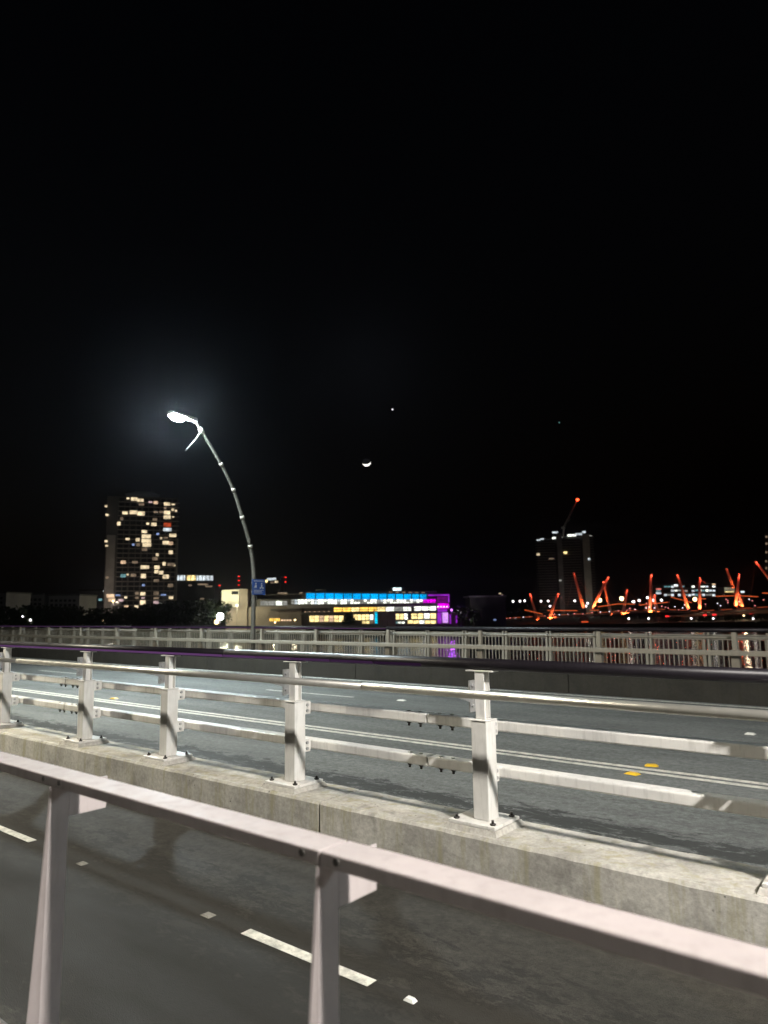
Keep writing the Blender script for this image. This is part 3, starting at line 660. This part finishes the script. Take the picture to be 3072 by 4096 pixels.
# ---- office with pale windows behind the footbridge, sign block, pale box
B = Bld('lit_office', 640, 'low office with rows of cold white windows behind the orange footbridge masts', xc=2757)
B.block('body', 2650, 2866, 2337, None, 25, M['dark_wall'])
for y0 in (2343, 2359, 2376):
    for i in range(15):
        x0 = 2656+i*13.8
        if random.random() < .78: B.pane(x0, x0+12, y0+random.uniform(-1, 1), y0+random.choice([6, 8, 9]), G[random.choice(['c', 't', 'c', 'wd', 'ww'])])
for y0 in (2352, 2369): B.block('spandrel', 2649, 2868, y0, y0+4, .4, M['wall_g'], -.5)
B.pane(2694, 2710, 2338, 2345, lit('rf2', (.95, 1, 1), 2), 'roof_floodlight', -1); B.pane(2847, 2860, 2335, 2339, G['o'], 'roof_floodlight', -1)
B = Bld('sign_block', 600, 'small block with stacked red and white lit signs left of the lit office', xc=2635)
B.block('body', 2620, 2650, 2350, None, 10, M['dark_wall']); B.pane(2624, 2645, 2354, 2359, lit('rs', (1, .25, .2), 1.1), 'sign_panel'); B.pane(2625, 2643, 2361, 2366, G['t'], 'sign_panel'); B.pane(2624, 2645, 2369, 2376, G['c'], 'sign_panel')
B = Bld('pale_hall', 600, 'pale yellow lit box building behind the tallest right hand masts', xc=2917)
B.block('body', 2895, 2940, 2348, None, 12, M['dark_wall']); B.pane(2897, 2938, 2350, 2368, lit('ph', (.55, .52, .36), .42), 'lit_wall'); B.pane(2962, 2978, 2364, 2371, G['c']); B.pane(2900, 2936, 2365, 2369, G['yw'])

# ------------------------------------------------------------------ orange footbridge
DB = 470
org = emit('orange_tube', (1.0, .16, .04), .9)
t = empty('footbridge', UD(0, DB, -11), YAW, 'tangled footbridge with leaning masts lit orange across the river on the right', 'footbridge')
def bl(x, y, dd=0.0):
    u, z = lo(x, y, DB+dd); return Vector((u, dd, z+11))
def q4(x, y): return 1900+x/2.074, 1950+y/2.074
def q5(x, y): return 2472+x/2.765, 2200+y/2.765
d0 = [q4(200, 1098), q4(600, 1075), q4(1000, 1050), q4(1500, 1020), q5(900, 690), q5(1700, 640), (3250, 2420)]
for a_, c_ in zip(d0, d0[1:]):
    a, c = bl(*a_), bl(*c_); MB().hexa([(a.x, -2, a.z-.9), (c.x, -2, c.z-.9), (c.x, 3, c.z-.9), (a.x, 3, a.z-.9)], [(a.x, -2.4, a.z), (c.x, -2.4, c.z), (c.x, 3.4, c.z), (a.x, 3.4, a.z)]).build('deck', M['mast'], t)
strip = emit('deck_glow_orange', (1.0, .17, .06), .42)  # added glow strip that reddens the deck edge
for a_, c_ in zip(d0, d0[1:]):
    a, c = bl(*a_), bl(*c_); k_ = 4
    for j in range(k_):
        f0, f1 = (j+.08)/k_, (j+.72)/k_; p0, p1 = a.lerp(c, f0), a.lerp(c, f1)
        MB().tube([(p0.x, -2.6, p0.z+.9), (p1.x, -2.6, p1.z+.9)], .16, 5).build('lit_handrail', strip, t)
masts = [(q4(455, 885), q4(520, 1100), 1, 2), (q4(690, 880), q4(615, 1095), 1, -1), (q4(820, 710), q4(900, 1000), .35, 2), (q4(1103, 745), q4(975, 1005), 1.3, -1), (q4(1063, 785), q4(1130, 1060), 1.3, 2),
         (q4(1262, 850), q4(1225, 1060), 1, 0), (q4(1460, 725), q4(1450, 1040), 1.3, -1), (q4(1485, 890), q4(1515, 1035), 1, 2), (q5(655, 275), q5(780, 655), 1, 2), (q5(905, 310), q5(900, 660), 1.3, -1),
         (q5(1338, 275), q5(1298, 628), 1.5, -1), (q5(1200, 210), q5(1275, 420), .12, 2.5), (q5(1325, 470), q5(1372, 628), 1.2, 2.2), (q5(1520, 130), q5(1800, 470), 1.3, -1)]
tops = []
for (tp, bt, s_, dd) in masts:
    a, c = bl(*bt, dd), bl(*tp, dd); tops.append((c, s_))
    mo = MB().tube([a, a*.5+c*.5, c], [1.15, .95, .6], 8).build('mast', M['mast'], t)
    ax = (c-a).normalized(); MB().tube([c-ax*.7, c+ax*.5], .8, 8).build('mast_head', M['mast'], mo)
    L = (c-a).length
    lt = bpy.data.lights.new('mast_uplight', 'SPOT'); lt.energy = 13000*s_*(L/22)**1.3; lt.color = (1.0, .125, .03); lt.spot_size = radians(95); lt.spot_blend = .7; lt.shadow_soft_size = .25
    lo_ = bpy.data.objects.new('mast_uplight', lt); COL.objects.link(lo_); lo_.parent = mo
    lo_.location = a+Vector((0, -3.4, -1.0)); lo_.rotation_euler = (a+(c-a)*.45-lo_.location).to_track_quat('-Z', 'Y').to_euler()
    lt2 = bpy.data.lights.new('mast_head_light', 'POINT'); lt2.energy = 320*s_; lt2.color = (1.0, .10, .05); lt2.shadow_soft_size = .2
    l2 = bpy.data.objects.new('mast_head_light', lt2); COL.objects.link(l2); l2.parent = mo; l2.location = c+Vector((.4, -1.7, -.6))
    MB().box(lo_.location.x-.3, lo_.location.x+.3, -3.7+dd, -3.2+dd, lo_.location.z-.5, lo_.location.z-.2).build('uplight_housing', M['mast'], mo)
spars = [(q4(410, 1015), q4(560, 1050)), (q4(600, 1020), q4(850, 1022)), (q4(950, 1018), q4(1030, 1018)), (q4(1020, 990), q4(1190, 965)), (q4(1190, 965), q4(1330, 968)), (q4(1365, 975), q4(1600, 952)),
         (q5(585, 520), q5(815, 582)), (q5(880, 540), q5(970, 540)), (q5(1080, 512), q5(1330, 505)), (q5(1330, 505), q5(1550, 517)), (q5(1595, 474), q5(1700, 482)), (q5(230, 610), q5(550, 578))]
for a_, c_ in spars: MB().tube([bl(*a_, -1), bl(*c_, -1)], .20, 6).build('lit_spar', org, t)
for (a, s_), (c, s2) in zip(tops, tops[1:]): MB().tube([a, Vector(((a.x+c.x)/2, 0, min(a.z, c.z)*.5+2.5))], .05, 4).tube([c, Vector(((a.x+c.x)/2, 0, min(a.z, c.z)*.5+2.5))], .05, 4).build('cable', M['mast'], t)
lampw = emit('deck_lamp_white', (.95, .90, 1.0), 3.2); lampp = emit('deck_lamp_pink', (1.0, .30, .28), 2.2)
me_dl = {0: MB().tube([(0, 0, -.22), (0, 0, .22)], [.5, .4], 8).mesh('deck_lamp', lampw), 1: MB().tube([(0, 0, -.22), (0, 0, .22)], [.5, .4], 8).mesh('deck_lamp', lampp)}
me_dp = MB().tube([(0, 0, -3.0), (0, 0, -.2)], .1, 5).mesh('lamp_pole', M['mast'])
dl4 = [(225, 1090), (258, 1087), (292, 1083), (335, 1080), (400, 1076), (455, 1072), (580, 1065), (660, 1050), (700, 1055), (770, 1052), (825, 1045), (895, 1047), (970, 1037), (1040, 1033), (1115, 1028), (1190, 1022), (1285, 1002), (1325, 1010), (1420, 1000), (1490, 998), (1550, 985)]
dl5 = [(315, 588), (310, 632), (345, 632), (405, 642), (485, 620), (525, 632), (555, 640), (630, 625), (190, 657), (130, 648), (100, 665), (670, 660), (735, 605), (715, 640), (770, 655), (910, 590), (968, 600), (1100, 590), (1135, 615), (1215, 560), (1215, 580), (1195, 545), (1340, 570), (1450, 545), (1485, 560), (1515, 615), (1610, 550)]
for i, p in enumerate([q4(*k) for k in dl4]+[q5(*k) for k in dl5]):
    v_ = bl(*p, -2.2); d_ = link('deck_lamp', me_dl[0 if (i*7) % 5 in (1, 3) else 1], None, t, loc=v_, scale=(.75, .75, .75))
    link('lamp_pole', me_dp, None, d_)
for x, w in ((2337, 15), (2630, 9), (2800, 9)):     # piers standing in the river
    a = bl(x, 2466); u0, u1 = bl(x-w, 2480).x, bl(x+w, 2480).x
    MB().box(u0, u1, -1.5, 3.0, -1.5, a.z-.3, .1).build('pier', M['wall_g'], t)
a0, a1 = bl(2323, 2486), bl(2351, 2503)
MB().box(a0.x, a1.x, -2.0, -1.6, a1.z, a0.z).build('pier_glow', emit('pier_orange', (1.0, .12, .03), 1.0), t)  # glowing sheet in place of orange light on the pier

# viaduct road strip behind
B = Bld('viaduct', 500, 'pale floodlit road viaduct under the masts at the right edge', 'viaduct', xc=2900, zb=-9)
u0, z0 = B.uz(2690, 2463); u1, z1 = B.uz(3200, 2433)
MB().hexa([(u0, 0, z0-1.2), (u1, 0, z1-2.6), (u1, 9, z1-2.6), (u0, 9, z0-1.2)], [(u0, 0, z0), (u1, 0, z1), (u1, 9, z1), (u0, 9, z0)]).build('road_girder', M['wall_p'], B.e)
for k in range(5):
    u = u0+(u1-u0)*(k+.5)/5; MB().box(u-.7, u+.7, 3, 6, 0, z0+(z1-z0)*(k+.5)/5-2.2).build('pier', M['wall_g'], B.e)
tails = emit('tail_light', (1, .03, .03), 2.0)
for x, y in ((545, 733), (960, 720), (1065, 715), (1475, 710)):
    p = bl(*q5(x, y), 18); tb = MB().box(-1.2, 1.2, -.3, .3, -.4, .4, .08).build('marker_light', tails, loc=UD(p.x, DB+18, p.z-11))
    tag(tb, {545: 'leftmost red light along the viaduct', 960: 'second red light from the left along the viaduct', 1065: 'third red light from the left along the viaduct', 1475: 'rightmost red light along the viaduct'}[x], 'light', 'red lights along the viaduct')

# ------------------------------------------------------------------ bank lamps (each with pole, globe and its own light)
globe = emit('bank_lamp_white', (1.0, .93, .95), 4); globe_y = emit('bank_lamp_yellow', (1.0, .72, .34), 5); globe_g = emit('bank_lamp_green', (.25, 1, .45), 2.0); globe_hot = emit('flood_lamp', (1, .98, .95), 60)
def bank_lamp(x, y, D, lb, mat=globe, r=.45, energy=0, col=(1, .9, .75), zb=-7.8):
    p = at(x, y, D); h = max(1.2, p.z-zb); t = empty('bank_lamp', (p.x, p.y, zb), YAW, lb, 'lamp', 'small lamps along the river banks')
    MB().tube([(0, 0, 0), (0, 0, h-r*.8)], .07, 6).build('lamp_pole', M['bolt'], t)
    MB().tube([(0, 0, h-r), (0, 0, h-r*.5), (0, 0, h+r*.5), (0, 0, h+r)], [r*.5, r, r, r*.5], 8).build('globe', mat, t)
    if energy:
        l = bpy.data.lights.new('lamp_light', 'POINT'); l.energy = energy; l.color = col; l.shadow_soft_size = r
        o = bpy.data.objects.new('lamp_light', l); COL.objects.link(o); o.parent = t; o.location = (0, -r-.4, h)
    return t
ords = ['first', 'second', 'third', 'fourth', 'fifth', 'sixth', 'seventh', 'eighth', 'ninth', 'tenth', 'eleventh', 'twelfth', 'thirteenth', 'fourteenth']
up = [(220, 963), (315, 945), (373, 943), (412, 940), (548, 943), (607, 942), (828, 940), (935, 960), (1310, 948), (1360, 937), (1430, 915), (1480, 938), (1548, 937)]
for i, p in enumerate(up): bank_lamp(*q4(*p), 540, '%s small white lamp from the left in the row above the footbridge deck' % ords[i], r=.7)
for i, p in enumerate([(175, 572), (235, 558), (325, 527), (395, 552), (480, 555)]): bank_lamp(*q5(*p), 540, '%s white lamp from the left just below the lit office' % ords[i], r=.8)
for i, p in enumerate([(120, 758), (338, 758), (810, 757), (1053, 757), (1495, 760)]): bank_lamp(*q5(*p), 440, '%s lamp from the left in the low row near the water at right' % ords[i], r=.5, energy=90)
bank_lamp(*q4(1275, 1087), 440, 'low lamp near the water below the middle of the footbridge', r=.5, energy=90)
bank_lamp(*q5(40, 537), 560, 'large yellowish lamp behind the left half of the footbridge', globe_y, 1.6); bank_lamp(*q5(850, 545), 560, 'large orange lamp between two masts below the lit office', globe_y, 1.5)
bank_lamp(*q4(1035, 935), 560, 'broad yellowish lamp left of the crossed masts', globe_y, 1.5)
bank_lamp(*q4(1065, 1147), 425, 'green light low over the water left of the orange masts', globe_g, 1.0, zb=-11)
bank_lamp(880, 2466, 268, 'glaring white flood lamp under the pale gallery corner', globe_hot, 1.15, 1500, (1, .97, .9)); bank_lamp(866, 2488, 266, 'greenish low lamp beside the glaring white flood lamp', globe_y, .8)
bank_lamp(832, 2480, 310, 'orange lamp left of the glaring white flood lamp', emit('bank_lamp_orange', (1, .35, .15), 1.6), .7)
bank_lamp(92, 2464, 190, 'white lamp among dark trees nearest the left edge', r=.3); bank_lamp(122, 2480, 190, 'white lamp low among dark trees near the left edge', r=.3)
bank_lamp(268, 2489, 200, 'dim orange lamp among dark trees left of the apartment tower', emit('bank_lamp_dim', (1, .4, .1), 1.0), .5); bank_lamp(409, 2486, 220, 'yellow lamp among dark trees under the apartment tower', globe_y, .4)
bank_lamp(906, 2424, 362, 'bright lamp added to light the gallery corner', globe, .6, 15000, (1, .95, .62)); bank_lamp(948, 2422, 362, 'second lamp added to light the gallery corner', globe, .5, 8000, (1, .95, .62))  # lamps added to brighten the gallery corner
bank_lamp(1100, 2489, 355, 'small lamp added to light the long gallery wall', globe_y, .4, 1500, (1, .8, .55)); bank_lamp(1180, 2480, 355, 'small lamp added to light the right end of the gallery wall', globe_y, .4, 1200, (1, .8, .55))  # lamps added to lift the dim gallery wall
bank_lamp(1806, 2440, 356, 'violet lamp in front of the violet end wing', emit('violet_lamp', (.7, .2, 1), 3), .5, 2600, (.55, .08, 1)); bank_lamp(1548, 2440, 352, 'small lamp above the brown box on the library front', globe, .3, 600, (1, .75, .6))
bank_lamp(1842, 2452, 380, 'white lamp lighting the tree right of the violet wing', globe, .4, 3200, (1, .95, 1)); bank_lamp(2975, 2462, 470, 'floodlight lamp under the pale viaduct at right', globe_y, .5, 1600, (1, .8, .5)); bank_lamp(2820, 2470, 470, 'second floodlight lamp under the pale viaduct', globe_y, .5, 1400, (1, .8, .5))

bank_lamp(2200, 2425, 690, 'added fill lamp at the foot of the unfinished tower', globe, .8, 2600, (1, .85, .75)); bank_lamp(2345, 2425, 690, 'added fill lamp at the right foot of the unfinished tower', globe, .8, 3200, (1, .88, .8))  # fill lamps added to brighten the unfinished tower's face
bank_lamp(452, 2405, 425, 'added fill lamp at the foot of the apartment tower', globe_y, .5, 7000, (1, .8, .65))  # fill lamp added so the apartment tower's body shows
# ------------------------------------------------------------------ trees
def tree(x, ytop, D, w, label, zb=-7.8, n=900, leaf=.55, mat=None):
    p = at(x, ytop, D); H = p.z-zb; t = empty('tree', (p.x, p.y, zb), random.uniform(0, 6), label, 'tree', 'trees on the river banks')
    tr = MB(); tr.tube([(0, 0, 0), (.1, .1, H*.3), (.25, 0, H*.6)], [H*.032, H*.022, H*.012], 7)
    cl = []
    for k in range(9):
        a = 2*pi*k/9+random.uniform(-.3, .3); rr = w*random.uniform(.18, .42); z = H*random.uniform(.42, .88)
        c = Vector((cos(a)*rr, sin(a)*rr, z)); cl.append((c, w*random.uniform(.16, .27))); tr.tube([(.1, .05, H*.34), c*.6+Vector((0, 0, z*.35)), c], [H*.013, H*.008, H*.003], 5)
    cl.append((Vector((0, 0, H*.9)), w*.18)); tr.build('trunk', M['bark'], t)
    cr = MB()
    for i in range(n):
        c, r = random.choice(cl); d = Vector((random.gauss(0, 1), random.gauss(0, 1), random.gauss(0, .8))).normalized()*r*random.uniform(.35, 1.05)
        q = c+d; q.z = min(q.z, H); a = Vector((random.gauss(0, 1), random.gauss(0, 1), random.gauss(0, 1))).normalized()*leaf; b2 = a.cross(Vector((random.gauss(0, 1), random.gauss(0, 1), random.gauss(0, 1)))).normalized()*leaf*.55
        vs = [cr.bm.verts.new(q+k) for k in (-a, b2, a, -b2)]; cr.bm.faces.new(vs)
    me = bpy.data.meshes.new('crown'); cr.bm.to_mesh(me); cr.bm.free(); me.materials.append(mat or M['leaf']); link('crown', me, None, t)
TR = [(20, 2430, 180, 11, 'dark tree at the left edge behind the fence'), (110, 2424, 195, 12, 'second dark tree from the left behind the fence'), (215, 2430, 190, 12, 'third dark tree from the left behind the fence'), (310, 2428, 205, 13, 'dark tree left of the apartment tower'),
      (400, 2436, 215, 13, 'dark tree under the left side of the apartment tower'), (490, 2438, 215, 13, 'dark tree under the middle of the apartment tower'), (585, 2432, 225, 14, 'dark tree under the right side of the apartment tower'), (680, 2418, 240, 15, 'dark tree right of the apartment tower'),
      (760, 2405, 255, 16, 'tall dark tree below the white topped block'), (838, 2398, 280, 15, 'tall dark tree left of the floodlit gallery corner'), (880, 2400, 285, 9, 'thin tree overlapping the floodlit gallery corner'),
      (1395, 2452, 350, 7, 'small dark tree in front of the yellow library windows'), (1850, 2430, 375, 11, 'tree lit white and violet right of the violet wing'), (1890, 2440, 385, 10, 'dark tree in front of the dark hall'),
      (2080, 2420, 520, 17, 'dark tree left end of the footbridge'), (2440, 2415, 560, 22, 'dark tree mass behind the crossed masts'), (2700, 2468, 445, 9, 'dark bank tree below the lit office'), (2830, 2466, 448, 10, 'dark bank tree in front of the viaduct'), (2930, 2460, 450, 11, 'dark bank tree under the tallest mast'), (3040, 2456, 452, 11, 'dark bank tree at the right edge')]
for a in TR: tree(*a, n=700 if a[2] > 300 else 1100, leaf=.45 if a[3] < 10 else .6)

# ------------------------------------------------------------------ moon and planets
DM = 6000; pm = at(1466, 1849, DM); rm = (pm-Vector((0, 0, EYE))).length*math.tan(radians(.33))
t = empty('moon', pm, 0, 'crescent moon with its lower left limb lit in the black sky', 'moon')
view = (pm-Vector((0, 0, EYE))).normalized(); e1 = (_R*.22-_U*.975).normalized(); e1 = (e1-view*e1.dot(view)).normalized(); e2 = view.cross(e1)
def moon_part(a0, a1, mat, name):               # lunes of the sphere, poles along e2; a = angle from the lit limb e1 towards the viewer
    o = MB(); na, nb = 16, 24
    V = [[o.bm.verts.new((e2*sin(-pi/2+pi*j/nb)+(e1*cos(a0+(a1-a0)*i/na)-view*sin(a0+(a1-a0)*i/na))*cos(-pi/2+pi*j/nb))*rm) for j in range(nb+1)] for i in range(na+1)]
    for i in range(na):
        for j in range(nb):
            f = o.bm.faces.new((V[i][j], V[i+1][j], V[i+1][j+1], V[i][j+1])); f.smooth = True
    bmesh.ops.remove_doubles(o.bm, verts=o.bm.verts[:], dist=rm*1e-4)
    o.build(name, mat, t)
moon_part(-.6, 1.02, emit('moon_lit', (1.0, .97, .88), 2.2), 'lit_crescent')
moon_part(1.02, 2*pi-.6, emit('moon_earthshine', (.9, .9, 1.0), .006), 'dark_side')
for x, y, r, c, s_, lb in ((1570, 1638, 7.5, (.95, .9, 1.0), 1.3, 'bright white planet above the moon'), (2237, 1690, 5.5, (.25, .65, .60), .4, 'faint greenish star on the right side of the sky')):
    o = MB(); bmesh.ops.create_icosphere(o.bm, subdivisions=2, radius=r); tag(o.build('planet', emit('planet_glow', c, s_), loc=at(x, y, DM)), lb, 'star')

# ------------------------------------------------------------------ thin scattering volume added to imitate lens bloom round the lamps
hz = MB().box(-3100, 3100, -3100, 3100, -14, 140).build('bloom_haze', None)
hm = bpy.data.materials.new('bloom_volume'); hm.use_nodes = True; hn = hm.node_tree; hn.nodes.clear()
pv = N(hn, 'ShaderNodeVolumePrincipled'); pv.inputs['Color'].default_value = (.78, .84, 1, 1); pv.inputs['Density'].default_value = 0.00008; pv.inputs['Anisotropy'].default_value = .91
ho = N(hn, 'ShaderNodeOutputMaterial'); hn.links.new(pv.outputs[0], ho.inputs['Volume']); hz.data.materials.append(hm); tag(hz, kind='stuff')
